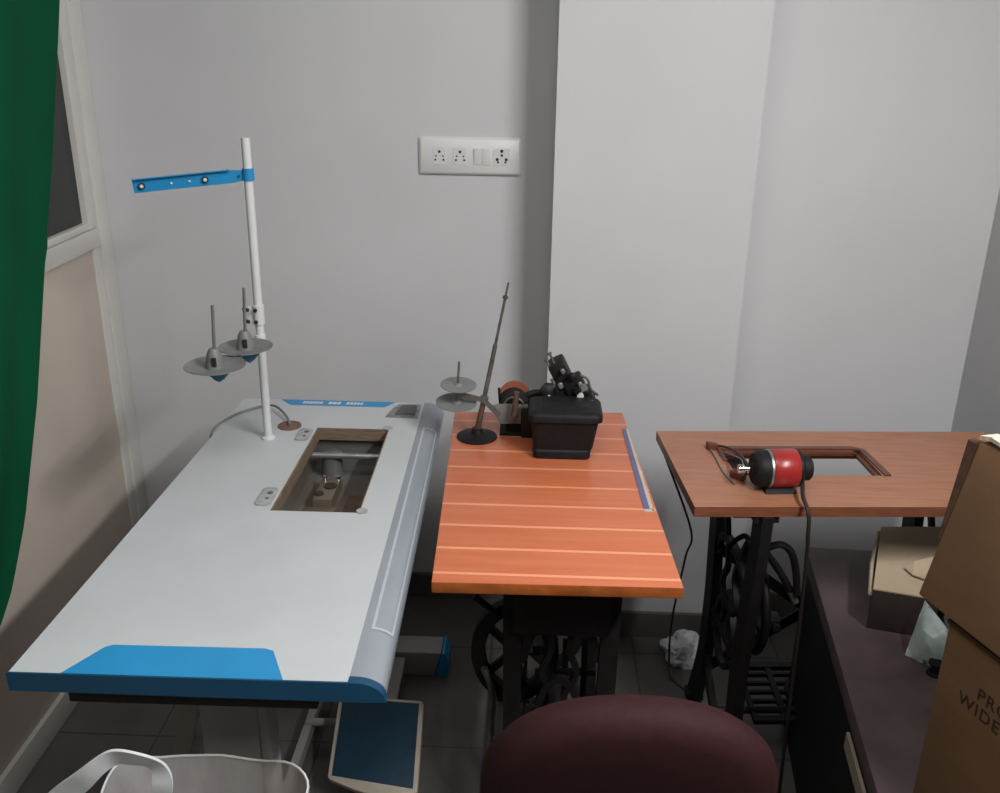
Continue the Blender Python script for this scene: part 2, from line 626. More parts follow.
for grp in (6, 3, 5):
    for k in range(grp):
        d_ = random.uniform(.006, .010)
        prism(b, [tw(u, LT - .026, ZT + .001), tw(u + d_, LT - .026, ZT + .001), tw(u + d_ + .002, LT - .012, ZT + .001), tw(u + .002, LT - .012, ZT + .001)], (0, 0, .0004))
        u += d_ + .0022
    u += .014
obj('lettering', b, M['white_paint'], lab, smooth=False)
# switch recess plate at the far right corner
b = B()
q = [(.400, .985), (.484, .983), (.484, 1.068), (.426, 1.068), (.412, 1.045)]
prism(b, [tw(u, v, ZT + .0002) for u, v in q], (0, 0, .0015))
sw = obj('corner_plate', b, M['plate'], T, smooth=False)
b = B()
prism(b, [tw(u, v, ZT + .0015) for u, v in [(.424, 1.0), (.474, 1.0), (.474, 1.056), (.434, 1.056)]], (0, 0, .004))
obj('plate_cover', b, M['grey_foam'], sw, smooth=False)
# grommet and hinge pads
g = tw(.171, .917, ZT)
b = B(); lathe(b, [(.0, .0), (.027, .0), (.027, .003), (.021, .0035), (.019, .001), (0, .001)], g)
obj('cable_grommet', b, M['grommet'], T)
for uu, vv, w_, l_ in ((.219, .56, .033, .075), (.219, .868, .033, .066)):
    b = B()
    prism(b, [tw(uu + x, vv + y, ZT + .0003) for x, y in rrect(0, 0, w_, l_, .011)], (0, 0, .003), .0008)
    pd = obj('hinge_pad', b, M['pad'], T)
    b = B(); lathe(b, [(.006, .003), (.006, .0042)], tw(uu + .004, vv + .012, ZT), seg=14)
    obj('pad_recess', b, M['grey_foam'], pd)
    b = B()
    lathe(b, [(.004, .003), (.004, .0042)], tw(uu + .004, vv - .012, ZT), seg=14)
    obj('pad_recess', b, M['grey_foam'], pd)
for uu, vv in ((cu1 + .004, cv0 + .006), (cu1 - .004, cv1 + .004)):
    b = B(); lathe(b, [(.011, .0), (.011, .002), (.0, .0022)], tw(uu, vv, ZT), seg=16)
    obj('corner_cushion', b, M['pad'], T)
# oil pan below the cutout
b = B()
e = .006
zb, zt_ = ZT - .105, ZT - .029
a_, c_ = (cu0 - .012, cv0 - .012), (cu1 + .012, cv1 + .012)


def tbox(bm, u0, u1, v0, v1, z0, z1, bev=0):
    q = [(u0, v0), (u1, v0), (u1, v1), (u0, v1)]
    hexa(bm, [tw(*p, z0) for p in q] + [tw(*p, z1) for p in q], bev)


tbox(b, a_[0], c_[0], a_[1], c_[1], zb, zb + e)
tbox(b, a_[0] - e, a_[0], a_[1], c_[1], zb, zt_)
tbox(b, c_[0], c_[0] + e, a_[1], c_[1], zb, zt_)
tbox(b, a_[0], c_[0], a_[1] - e, a_[1], zb, zt_)
tbox(b, a_[0], c_[0], c_[1], c_[1] + e, zb, zt_)
pan = obj('oil_pan', b, M['pan'], T, smooth=False)
b = B()
tbox(b, .262, .332, .58, .69, zb + e, zb + .018, .004)
tbox(b, .277, .322, .69, .80, zb + e, zb + .035, .004)
obj('pan_block', b, M['pan'], pan)
b = B()
lathe(b, [(.024, 0), (.024, .055), (.017, .06), (0, .06)], tw(.285, .868, zb + e), seg=20)
obj('pan_magnet', b, M['pan'], pan)
b = B()
lathe(b, [(.014, 0), (.014, .003), (0, .003)], tw(.306, .752, zb + .035), seg=18)
obj('oil_hole', b, M['hole'], pan)
b = B()
lathe(b, [(.010, 0), (.010, .003), (0, .003)], tw(.288, .715, zb + .035), seg=18)
obj('oil_hole', b, M['hole'], pan)
b = B()
b.free()
for u_, v_, z_ in ((.268, .588, .018), (.326, .588, .018), (.283, .793, .035), (.316, .793, .035)):
    b = B()
    lathe(b, [(.005, 0), (.004, .006), (0, .007)], tw(u_, v_, zb + z_), seg=12)
    obj('pan_screw', b, M['chrome'], pan)
b = B()
tube(b, [tw(.235, .845, zb + .066), tw(.427, .845, zb + .066)], .007)
obj('knee_lift_shaft', b, M['steel'], pan)
b = B(); tbox(b, .345, .42, .66, .76, zb + e, zb + .011, .002)
obj('filter_plate', b, M['rust'], pan)
# under frame: aprons, legs, feet
b = B()
tbox(b, .075, .44, .012, .03, ZT - .058, ZT - .029)
tbox(b, .05, .42, 1.0, 1.015, ZT - .06, ZT - .029)
tbox(b, .05, .075, .075, 1.0, ZT - .06, ZT - .029)
tbox(b, .455, .473, .075, 1.0, ZT - .056, ZT - .029)
obj('apron_frame', b, M['iron'], T, smooth=False)
for v_, nm in ((.175, 0), (1.01, 1)):
    b = B()
    tbox(b, .195, .305, v_, v_ + .012, .055, ZT - .03, .003)
    tbox(b, .195, .203, v_ + .012, v_ + .05, .055, ZT - .03, .002)
    tbox(b, .297, .312, v_ - .004, v_ + .055, .055, ZT - .10, .003)
    leg = obj('leg', b, M['grey_paint'], T)
    for uu, zz in ((.215, .60), (.285, .60)):
        b = B()
        lathe(b, [(.0045, 0), (.0045, .0015)], tw(uu, v_ - .0002, zz), (0, -1, 0), 12)
        obj('bolt_hole', b, M['hole'], leg)
    b = B()
    q = [(.02, 0), (.515, 0), (.535, .072), (.05, .072), (.02, .04)]
    prism(b, [tw(u_, v_ - .03 + (0 if nm == 0 else .03), z_) for u_, z_ in q], VW * .075, .003)
    ft = obj('foot', b, M['grey_paint'], T)
    b = B()
    v2 = v_ - .034 + (0 if nm == 0 else .03)
    q = [(.517, 0), (.555, 0), (.556, .05), (.545, .072), (.537, .072)]
    prism(b, [tw(u_, v2, z_) for u_, z_ in q], VW * .083, .003)
    obj('end_cap', b, M['blue'], ft)
b = B()
strap(b, [tw(.205, .19, ZT - .10), tw(.12, .26, .40), tw(.05, .30, .19)], VW, .028, .012)
obj('brace', b, M['grey_paint'], T, smooth=False)
b = B(); tbox(b, .372, .432, .72, 1.005, .045, .060, .003)
bar = obj('pedal_bar', b, M['grey_paint'], T)
b = B()
tbox(b, .395, .403, .82, .91, .0598, .0606)
obj('slot', b, M['hole'], bar)
b = B()
lathe(b, [(.006, 0), (.006, .0006)], tw(.40, .785, .0602), seg=14)
obj('bolt_hole', b, M['hole'], bar)
b = B(); tube(b, [tw(.21, .75, .052), tw(.44, .75, .052)], .010)
tbox(b, .205, .225, .19, 1.03, .02, .05)
obj('pedal_rail', b, M['grey_paint'], T)
# treadle pedal: pale tray with blue mat
pc = [V((-.426, 1.640, .075)), V((-.222, 1.606, .075)), V((-.232, 1.826, .145)), V((-.434, 1.836, .145))]
n_ = (pc[1] - pc[0]).cross(pc[3] - pc[0]).normalized()


def pq(s, t, h):
    return pc[0].lerp(pc[1], s).lerp(pc[3].lerp(pc[2], s), t) + n_ * h


b = B()
pr = [(.03, .0), (.30, -.06), (.42, -.075), (.58, -.075), (.72, -.06), (.97, 0), (1, .03), (1, .97), (.97, 1), (.03, 1), (0, .97), (0, .03)]
prism(b, [pq(s, t, -.014) for s, t in pr], n_ * .016, .003)
ped = obj('pedal', b, M['cream'], T)
b = B()
prism(b, [pq(s, t, .002) for s, t in ((.05, .045), (.95, .045), (.95, .96), (.05, .96))], n_ * .003, .0008)
obj('pedal_mat', b, M['blue_dark'], ped)
b = B()
prism(b, [pq(s, t, -.040) for s, t in ((.42, -.08), (.58, -.08), (.58, .05), (.42, .05))], n_ * .03, .003)
obj('pedal_bracket', b, M['iron'], ped)
b = B()
tube(b, [pq(.36, .45, -.026), pq(.64, .45, -.026)], .012)
obj('pedal_hinge', b, M['iron'], ped)

# ------------------------------------------------------------------ thread stand on the white table
PB = V((-.588, 1.946, ZT))
TS = thing('thread_stand', PB, 'white pole thread stand with blue guide arm on the white table', 'thread stand')
b = B()
tube(b, [PB, PB + V((.001, 0, .285)), PB + V((.003, 0, .658))], .0092, 16)
lathe(b, [(.015, 0), (.015, .004), (.011, .006), (.011, .008)], PB, seg=20)
obj('pole', b, M['white_paint'], TS)
b = B()
e0, e1 = V((-.590, 1.944, 1.344)), V((-.805, 1.895, 1.324))
d_ = (e1 - e0).normalized()
nn = d_.cross(V((0, 0, 1))).normalized()
upv = nn.cross(d_)
hw = .0130
prism(b, [e0 - upv * hw * .75, e0 + d_ * .03 - upv * hw, e1 - upv * hw, e1 + upv * hw, e0 + d_ * .03 + upv * hw, e0 + upv * hw * .75], nn * .0025)
prism(b, [e0 + d_ * .03 + upv * hw, e1 + upv * hw, e1 + upv * hw - nn * .008, e0 + d_ * .03 + upv * hw - nn * .008], upv * .002)
lathe(b, [(.0092, -.012), (.0118, -.012), (.0118, .012), (.0092, .012)], PB + V((.003, 0, 1.346 - ZT)), seg=20)
arm = obj('guide_arm', b, M['blue'], TS)
cn = nn if nn.y < 0 else -nn
for s in (.92, .36):
    pnt = e0.lerp(e1, s) + cn * .003
    b = B(); lathe(b, [(.0065, 0), (.0065, .003), (.0025, .003), (.0025, 0)], pnt, cn, 16)
    ey = obj('eyelet', b, M['hole'], arm)
    b = B(); lathe(b, [(.0035, .0025), (.0035, .0042), (.0, .0044)], pnt, cn, 14)
    obj('eyelet_bead', b, M['socket'], ey)
for s in (.50, .66, .06):
    pnt = e0.lerp(e1, s) + cn * .003
    b = B(); lathe(b, [(.0022, 0), (.0022, .0012)], pnt, cn, 12)
    obj('rivet', b, M['socket'] if s != .06 else M['hole'], arm)
b = B()
lathe(b, [(.0095, 0), (.0122, .001), (.0122, .042), (.0095, .043)], PB + V((.001, 0, .268)), seg=20)
box(b, PB + V((-.022, -.004, .270)), PB + V((-.008, .004, .308)), bev=.001)
cl = obj('pole_clamp', b, M['white_paint'], TS)
for z_ in (.276, .302):
    b = B(); tube(b, [PB + V((-.030, -.004, z_)), PB + V((-.018, -.012, z_))], .004, 10)
    lathe(b, [(.0042, 0), (.0042, .003), (0, .0035)], PB + V((-.002, -.0122, z_)), (0, -1, 0), 12)
    obj('clamp_screw', b, M['hole'], cl)
D1, D2 = V((-.629, 1.765, .991)), V((-.597, 1.868, .997))
b = B()
strap(b, [D1 + V((0, 0, -.006)), D2 + V((0, 0, -.008)), PB + V((.0, -.01, .235))], (0, 0, 1), .012, .003)
lathe(b, [(.0095, 0), (.012, .001), (.012, .02), (.0095, .021)], PB + V((0, 0, .225)), seg=20)
obj('spool_arm', b, M['white_paint'], TS)
for D, r, hp in ((D1, .0605, .125), (D2, .056, .128)):
    b = B()
    lathe(b, [(.006, -.001), (r * .8, 0), (r, .005), (r * .995, .0065), (r * .8, .0018), (.006, .0012)], D, seg=40)
    dk = obj('spool_plate', b, M['disc'], TS)
    b = B(); tube(b, [D, D + V((.004, 0, hp * .6)), D + V((.007, 0, hp * 1.03))], .0032, 10)
    obj('spindle', b, M['steel'], dk)
    b = B(); lathe(b, [(.019, .001), (.018, .010), (.014, .030), (.009, .040), (.0, .041)], D, seg=20)
    obj('cone_cushion', b, M['disc'], dk)
    b = B()
    box(b, D + V((.0, -.0192, .008)), D + V((.009, -.014, .026)), bev=.001)
    obj('cushion_slot', b, M['hole'], dk)
    b = B(); lathe(b, [(.024, -.002), (.024, -.008), (.010, -.024), (.0, -.031)], D + V((.006, 0, 0)), seg=8)
    obj('under_cone', b, M['teal'], dk)

# grey cable on the white table
b = B()
tube(b, smooth_path([tw(.171, .917, ZT + .003), V((-.570, 2.045, .772)), V((-.612, 2.10, .776)), V((-.655, 2.110, .768)), V((-.695, 2.075, .7645)),
                     V((-.716, 2.02, .765)), V((-.726, 1.99, .760)), V((-.732, 1.975, .735)), V((-.745, 1.95, .60)), V((-.80, 1.90, .30)), V((-.82, 1.88, .003))]), .0030, 8)
tag(obj('cable', b, M['greywire'], loc=(-.6, 2.0, .76)), 'thin grey cable arching from the brown cable hole on the white table', 'cable')

# ------------------------------------------------------------------ iron treadle stands
def treadle_stand(root, C, len_axis, half_len, half_dep, ztop, wheel=True, treadle_z=.10, legw=.036, straight=False):
    """C floor centre, len_axis unit vector from one end frame to the other"""
    L = V(len_axis).normalized()
    D = V((-L.y, L.x, 0))

    def q(l, d, z):
        return V(C) + L * l + D * d + V((0, 0, z))
    k = half_dep / .17
    for s in (-1, 1):
        l = s * half_len
        b = B()
        for e in (-1, 1):
            shape = ((.165, ztop), (.165, ztop - .12), (.163, .45), (.160, .33), (.163, .17), (.170, .06), (.178, .0)) if straight else \
                ((.165, ztop), (.160, ztop - .12), (.142, .45), (.132, .33), (.142, .17), (.178, .06), (.20, .0))
            pts = [q(l, e * d * k, z) for d, z in shape]
            _ = ((.165, ztop), (.160, ztop - .12), (.128, .45), (.112, .33), (.130, .17), (.178, .06), (.20, .0))
            strap(b, smooth_path(pts, 4), L, legw, .022)
            strap(b, smooth_path([q(l, e * d * k, z) for d, z in ((.125, .20), (.09, .15), (.03, .115), (0, .11))], 4), L, .022, .016)
            strap(b, smooth_path([q(l, e * d * k, z) for d, z in ((.128, .47), (.10, .53), (.05, .555), (0, .56))], 4), L, .018, .014)
            strap(b, smooth_path([q(l, e * d * k, z) for d, z in ((.155, ztop - .13), (.10, ztop - .11), (.06, ztop - .17), (.03, .50), (.06, .44), (.02, .38), (.075, .30), (.115, .33))], 5), L, .012, .012)
            # foot pad
            box(b, q(l, e * .20 * k, 0) - V((.022, .022, 0)), q(l, e * .20 * k, 0) + V((.022, .022, .018)), bev=.004)
        strap(b, [q(l, -.165 * k - .02, ztop - .008), q(l, .165 * k + .02, ztop - .008)], (0, 0, 1), .05, .016)
        ring = [q(l, .07 * k * math.cos(a), .34 + .085 * math.sin(a)) for a in [2 * PI * i / 24 for i in range(24)]]
        strap(b, ring, L, .014, .014, closed=True)
        strap(b, [q(l, -.112 * k, .335), q(l, .112 * k, .335)], L, .018, .014)
        obj('side_frame', b, M['iron'], root)
    b = B()
    strap(b, [q(-half_len, .10 * k, .50), q(half_len, .10 * k, .16)], D, .026, .008)
    obj('cross_strap', b, M['iron'], root)
    b = B()
    strap(b, [q(-half_len, .10 * k + .009, .16), q(half_len, .10 * k + .009, .50)], D, .026, .008)
    obj('cross_strap', b, M['iron'], root)
    b = B()
    tube(b, [q(-half_len, 0, .115), q(half_len, 0, .115)], .009, 10)
    obj('treadle_bar', b, M['iron'], root)
    # openwork foot treadle
    b = B()
    a = half_len * .62
    dd = half_dep * .52
    z = treadle_z
    tl = .12

    def t(l, d):
        return q(l, d + half_dep * .35, z + .02 + d * tl)
    strap(b, [t(-a, -dd), t(a, -dd), t(a, dd), t(-a, dd)], (0, 0, 1), .022, .012, closed=True)
    for i in range(1, 6):
        d = -dd + 2 * dd * i / 6
        strap(b, [t(-a, d), t(a, d)], (0, 0, 1), .008, .010)
    for i in (-.5, 0, .5):
        strap(b, [t(a * i, -dd), t(a * i, dd)], (0, 0, 1), .014, .011)
    ring = [t(.045 * math.cos(x), .045 * math.sin(x)) for x in [2 * PI * i / 20 for i in range(20)]]
    strap(b, ring, (0, 0, 1), .010, .014, closed=True)
    obj('treadle', b, M['iron'], root)
    if wheel:
        b = B()
        R_ = .115
        l = -half_len + .055
        cz = .42
        ring = [q(l, .01 + R_ * math.cos(x), cz + R_ * math.sin(x)) for x in [2 * PI * i / 40 for i in range(40)]]
        tube(b, ring, .010, 10, closed=True)
        for i in range(6):
            x = 2 * PI * i / 6 + .3
            tube(b, [q(l, .01, cz), q(l, .01 + R_ * math.cos(x), cz + R_ * math.sin(x))], .007, 8)
        lathe(b, [(.022, -.06), (.024, -.02), (.024, .02), (.012, .025)], q(l, .01, cz), L, 16)
        fl = obj('flywheel', b, M['iron'], root)
        b = B()
        tube(b, [q(l + .03, .05, cz - .02), q(l + .03, dd * .8, z + .03)], .006, 8)
        obj('pitman_rod', b, M['rod'], root)
    return q


# ------------------------------------------------------------------ orange table
OT = thing('treadle_table', (.05, 1.75, 0), 'orange wood-look treadle sewing table on a black iron stand', 'table')
c4 = [V((-.158, 1.373, 0)), V((.266, 1.380, 0)), V((.226, 2.158, 0)), V((-.182, 2.134, 0))]
b = B()
hexa(b, [p + V((0, 0, .738)) for p in c4] + [p + V((0, 0, .760)) for p in c4], .003)
tp = obj('tabletop', b, M['orange'], OT)
me = tp.data
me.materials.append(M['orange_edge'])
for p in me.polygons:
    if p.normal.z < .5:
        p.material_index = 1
b = B()


def os_(s, t, z):
    return c4[0].lerp(c4[1], s).lerp(c4[3].lerp(c4[2], s), t) + V((0, 0, z))


prism(b, [os_(s, t, .7602) for s, t in ((.962, .865), (.985, .865), (.968, .36), (.94, .36))], (0, 0, .0012))
ms = obj('edge_strip', b, M['purple'], OT, smooth=False)
b = B()
prism(b, [os_(s, t, .7602) for s, t in ((.9855, .865), (.997, .865), (.985, .345), (.9685, .36))], (0, 0, .001))
prism(b, [os_(s, t, .7602) for s, t in ((.94, .356), (.985, .356), (.985, .343), (.94, .343))], (0, 0, .001))
obj('strip_border', b, M['cream'], ms, smooth=False)
qo = treadle_stand(OT, (.072, 1.80, 0), (0, 1, 0), .235, .098, .738, wheel=False, straight=True)
b = B(); box(b, (-.022, 1.535, .545), (.165, 2.00, .7375), bev=.006)
obj('machine_well', b, M['iron'], OT)
b = B()
cw = aty(515, 650, 1.62)
ring = [cw + V((.075 * math.cos(x), 0, .105 * math.sin(x))) for x in [2 * PI * i / 36 for i in range(36)]]
strap(b, ring, (0, 1, 0), .028, .022, closed=True)
for i in range(5):
    x = 2 * PI * i / 5
    strap(b, [cw, cw + V((.075 * math.cos(x), 0, .105 * math.sin(x)))], (0, 1, 0), .014, .012)
lathe(b, [(.02, -.12), (.02, .03)], cw, (0, -1, 0), 14)
obj('flywheel', b, M['iron'], OT)
b = B()
tube(b, [aty(474, 596, 1.60), aty(492, 610, 1.60), aty(500, 618, 1.60)], .007, 8)
obj('belt_lever', b, M['iron'], OT)
b = B()
tube(b, smooth_path([aty(484, 668, 1.60), aty(492, 690, 1.60), aty(491, 720, 1.60), V((-.07, 1.60, .06)), V((-.03, 1.64, .10))]), .008, 8)
obj('pitman_rod', b, M['rod'], OT)
b = B()
for x in (548, 566, 585):
    strap(b, [aty(x, 640, 1.63), aty(x - 4, 735, 1.63)], (0, 1, 0), .012, .01)
strap(b, [aty(535, 672, 1.62), aty(596, 672, 1.62)], (0, 1, 0), .012, .01)
obj('grille_bars', b, M['iron'], OT)

# ------------------------------------------------------------------ old thread stand on the orange table
BS = V((-.119, 1.985, .76))
OS = thing('thread_stand', BS, 'old dark thread stand with leaning rod on the orange table', 'thread stand')
b = B()
lathe(b, [(.046, 0), (.046, .003), (.030, .007), (.014, .011), (.011, .022), (.0, .022)], BS, seg=32)
obj('base', b, M['iron'], OS)
b = B()
R0, R1 = BS + V((0, 0, .01)), V((-.053, 1.985, 1.122))
mid = R0.lerp(R1, .60)
tube(b, [R0, R0.lerp(R1, .22), R0.lerp(R1, .225), mid, R0.lerp(R1, .605), R0.lerp(R1, .92)], [.0062, .0055, .0055, .0052, .0034, .0032], 10)
tube(b, [R0.lerp(R1, .90), R0.lerp(R1, .915)], .006, 10)
tube(b, [R0.lerp(R1, .915), R1], .0022, 8)
rod = obj('rod', b, M['rod'], OS)
b = B(); tube(b, [R0 + (R1 - R0) * .02, R0.lerp(R1, .22)], [.0075, .0063], 10)
obj('rod_sleeve', b, M['rust'], rod)
b = B()
j = R0.lerp(R1, .235)
ar0, ar1 = V((-.163, 1.977, .868)), V((-.068, 1.973, .819))
strap(b, [ar0, j + V((0, -.006, 0)), ar1], (0, -1, 0), .011, .004)
lathe(b, [(.007, -.008), (.010, -.006), (.010, .006), (.007, .008)], j, R1 - R0, 14)
obj('cross_arm', b, M['rod'], OS)
for c_, r in ((V((-.161, 1.985, .884)), .0405), (V((-.166, 1.985, .842)), .046)):
    b = B()
    lathe(b, [(.004, -.002), (r * .9, -.001), (r, .001), (r, .0025), (.012, .002), (.008, .006), (0, .006)], c_, (.04, -.10, 1), 36)
    obj('spool_plate', b, M['disc'], OS)
b = B(); tube(b, [V((-.166, 1.985, .835)), V((-.159, 1.985, .940))], .0028, 10)
obj('spindle', b, M['rod'], OS)

# ------------------------------------------------------------------ black overlock machine
OM = thing('overlock_machine', (.07, 1.97, .76), 'black overlock sewing machine with boxy casing on the orange table', 'sewing machine')


def rr(x0, x1, y0, y1, z, r=.012):
    return [(p[0], p[1], z) for p in rrect((x0 + x1) / 2, (y0 + y1) / 2, x1 - x0, y1 - y0, r)]


b = B()
loft(b, [rr(.012, .130, 1.878, 1.955, .760), rr(.009, .133, 1.875, 1.958, .763), rr(.008, .134, 1.874, 1.959, .778),
         rr(.010, .136, 1.877, 1.960, .782), rr(.009, .138, 1.876, 1.960, .786), rr(.003, .148, 1.870, 1.970, .846, .016),
         rr(-.003, .156, 1.864, 1.976, .850, .018), rr(-.003, .156, 1.864, 1.976, .862, .018), rr(.001, .152, 1.868, 1.974, .868, .018),
         rr(.012, .142, 1.878, 1.966, .871, .014)])
obj('casing', b, M['black_soft'], OM)
b = B()
loft(b, [rr(.022, .132, 1.89, 1.962, .871, .01), rr(.026, .128, 1.895, 1.962, .8745, .01)])
obj('lid_plate', b, M['black_soft'], OM)
# bed behind the casing
b = B()
box(b, (-.02, 1.985, .760), (.145, 2.095, .83), bev=.006)
box(b, (.03, 1.985, .83), (.14, 2.085, .862), bev=.008)
obj('bed', b, M['iron'], OM)
y_ = 1.995
# tilted head, built along a leaning axis
b = B()
h0, h1 = aty(581, 405, y_), aty(560, 361, y_)
ax = (h1 - h0).normalized()
sx = -ax.cross(V((0, 1, 0))).normalized()


def hd(s, l, y):
    return h0 + ax * l + sx * s + V((0, y, 0))


def hbox(bm, s0, s1, l0, l1, y0, y1, bev=.003):
    hexa(bm, [hd(s0, l0, y0), hd(s1, l0, y0), hd(s1, l0, y1), hd(s0, l0, y1), hd(s0, l1, y0), hd(s1, l1, y0), hd(s1, l1, y1), hd(s0, l1, y1)], bev)


hl = (h1 - h0).length
hbox(b, -.044, .018, -.012, hl * .50, -.02, .05, .007)
hbox(b, -.030, .008, hl * .35, hl * 1.02, -.016, .045, .007)
hbox(b, -.014, .030, hl * .22, hl * .66, -.030, .01, .006)
hbox(b, .004, .036, -.006, hl * .20, -.026, .03, .006)
hbox(b, -.082, -.034, -.020, hl * .28, -.008, .05, .007)
hbox(b, -.066, -.046, hl * .2, hl * .52, -.006, .03, .004)
head = obj('machine_head', b, M['iron'], OM)
for s_, l0, l1 in ((-.013, .93, 1.22), (-.026, .88, 1.12)):
    b = B()
    tube(b, [hd(s_, hl * l0, -.006), hd(s_, hl * l1, -.006)], .0028, 8)
    lathe(b, [(.005, 0), (.005, .004), (0, .005)], hd(s_, hl * l1, -.006), ax, 10)
    obj('needle_post', b, M['rod'], head)
for s_, l_, r in ((.010, .42, .010), (.014, .70, .008), (-.030, .30, .009)):
    b = B()
    lathe(b, [(r, 0), (r, .010), (r * .6, .012), (r * .6, .018), (0, .019)], hd(s_, hl * l_, -.026), (0, -1, 0), 16)
    obj('tension_dial', b, M['black_soft'], head)
b = B()
lathe(b, [(.0075, 0), (.0075, .006), (0, .007)], hd(.012, hl * .30, -.034), (0, -1, 0), 12)
obj('chrome_fitting', b, M['bright'], head)
b = B()
tube(b, smooth_path([hd(-.022, hl * .0, -.024), hd(-.018, -.006, -.028), hd(-.010, -.012, -.030), hd(.010, -.010, -.028)]), .0028, 8)
obj('thread_hook', b, M['bright'], head)
b = B()
lathe(b, [(.004, 0), (.004, .004), (0, .005)], hd(-.052, hl * .12, -.006), (0, -1, 0), 12)
obj('chrome_fitting', b, M['bright'], head)
b = B()
hbox(b, -.036, .004, .002, hl * .34, -.030, -.012, .004)
obj('looper_cover', b, M['black_soft'], head)
b = B()
tube(b, [hd(-.064, .02, -.008), hd(-.068, hl * .5, -.008)], .003, 8)
obj('thread_guide', b, M['rod'], head)
# shaft, handwheel and motor pulley on the left
b = B()
ys = 2.02
tube(b, smooth_path([aty(522, 398, ys), aty(534, 393, ys), aty(546, 394, ys), aty(556, 398, ys)]), [.008] * 18 + [.009], 12)
obj('shaft', b, M['iron'], OM)
hwc = aty(514, 403, ys)
b = B()
lathe(b, [(.010, -.004), (.036, -.004), (.037, .0), (.036, .004), (.010, .004)], hwc + V((0, .034, .004)), (.15, -1, .1), 36)
obj('pulley_wheel', b, M['redcopper'], OM)
b = B()
lathe(b, [(.010, -.018), (.031, -.018), (.034, -.012), (.028, 0), (.034, .012), (.031, .017), (.014, .020), (0, .02)], hwc, (.15, -1, .1), 36)
hwh = obj('handwheel', b, M['iron'], OM)
b = B()
pts = [hwc + V((0, -.021, 0)) + V((.022 * math.cos(x), 0, .022 * math.sin(x))) for x in [2 * PI * i / 24 for i in range(24)]]
tube(b, pts, .0025, 6, closed=True)
obj('wheel_ring', b, M['rod'], hwh)
for s_, l_, y0, r in ((-.020, .62, -.022, .006), (-.002, .86, -.020, .005), (.022, .52, -.034, .005), (.028, .10, -.030, .006), (-.052, .40, -.010, .006)):
    b = B()
    lathe(b, [(r, 0), (r, .006), (r * .5, .007), (r * .5, .014), (r * .9, .015), (r * .9, .018), (0, .019)], hd(s_, hl * l_, y0), (.1, -1, .15), 14)
    obj('thread_knob', b, M['rod'], head)
b = B()
tube(b, smooth_path([hd(.030, hl * .62, -.018), hd(.040, hl * .50, -.022), hd(.038, hl * .30, -.024), hd(.046, hl * .12, -.02)]), .003, 8)
obj('lever', b, M['rod'], head)
b = B()
hbox(b, .010, .034, hl * .34, hl * .48, -.036, -.028, .002)
obj('cover_plate', b, M['disc'], head)
b = B()
lathe(b, [(.013, -.012), (.016, -.010), (.016, .010), (.010, .014), (0, .014)], aty(548, 391, 1.985), (.2, -1, .2), 18)
lp = obj('looper_housing', b, M['iron'], OM)
b = B()
tube(b, smooth_path([aty(551, 379, 1.985), aty(554, 384, 1.98), aty(552, 392, 1.98), aty(558, 398, 1.98)]), .0035, 8)
obj('looper_lever', b, M['rod'], lp)
b = B()
lathe(b, [(.005, 0), (.005, .006), (0, .007)], aty(549, 397, 1.965), (0, -1, 0), 12)
obj('looper_nut', b, M['bright'], lp)
b = B(); tube(b, [aty(499, 388, ys), aty(500, 403, ys)], .003, 8)
tube(b, [aty(500, 403, ys), aty(508, 408, ys)], .003, 8)
obj('belt_hook', b, M['iron'], OM)
b = B()
q = [aty(491, 407, 1.995), aty(505, 404, 1.995), aty(528, 406, 1.995), aty(530, 424, 1.995), aty(500, 424, 1.995)]
prism(b, q, (0, .012, 0), .002)
obj('guard_plate', b, M['disc'], OM)
b = B(); tube(b, [aty(517, 392, 1.975), aty(514, 416, 1.975)], [.006, .0075], 12)
obj('oil_tube', b, M['rust'], OM)
b = B(); box(b, (-.068, 1.995, .760), (.0, 2.08, .768), bev=.002)
box(b, (-.055, 2.005, .768), (-.01, 2.07, .80), bev=.003)
obj('base_plate', b, M['black'], OM)

# ------------------------------------------------------------------ brown table
U3, V3 = V((.998, .064, 0)).normalized(), V((-.085, .995, 0)).normalized()
O3 = V((.328, 1.673, 0))


def t3(u, v, z):
    return O3 + U3 * u + V3 * v + V((0, 0, z))


BT = thing('treadle_table', t3(.38, .2, 0), 'brown laminate treadle table with rectangular opening and red motor on it', 'table')
b = B()
us = [0, .122, .432, .77]
vs = [0, .141, .272, .377]
for i in range(3):
    for k in range(3):
        if i == 1 and k == 1:
            continue
        q = [(us[i], vs[k]), (us[i + 1], vs[k]), (us[i + 1], vs[k + 1]), (us[i], vs[k + 1])]
        hexa(b, [t3(*p, .738) for p in q] + [t3(*p, .760) for p in q])
bmesh.ops.remove_doubles(b, verts=b.verts, dist=1e-5)
tp = obj('tabletop', b, M['brown'], BT, smooth=False)
tp.data.materials.append(M['brown_edge'])
for p in tp.data.polygons:
    if p.normal.z < .5:
        p.material_index = 1
b = B()


def ubox(bm, u0, u1, v0, v1, z0, z1, bev=0):
    q = [(u0, v0), (u1, v0), (u1, v1), (u0, v1)]
    hexa(bm, [t3(*p, z0) for p in q] + [t3(*p, z1) for p in q], bev)


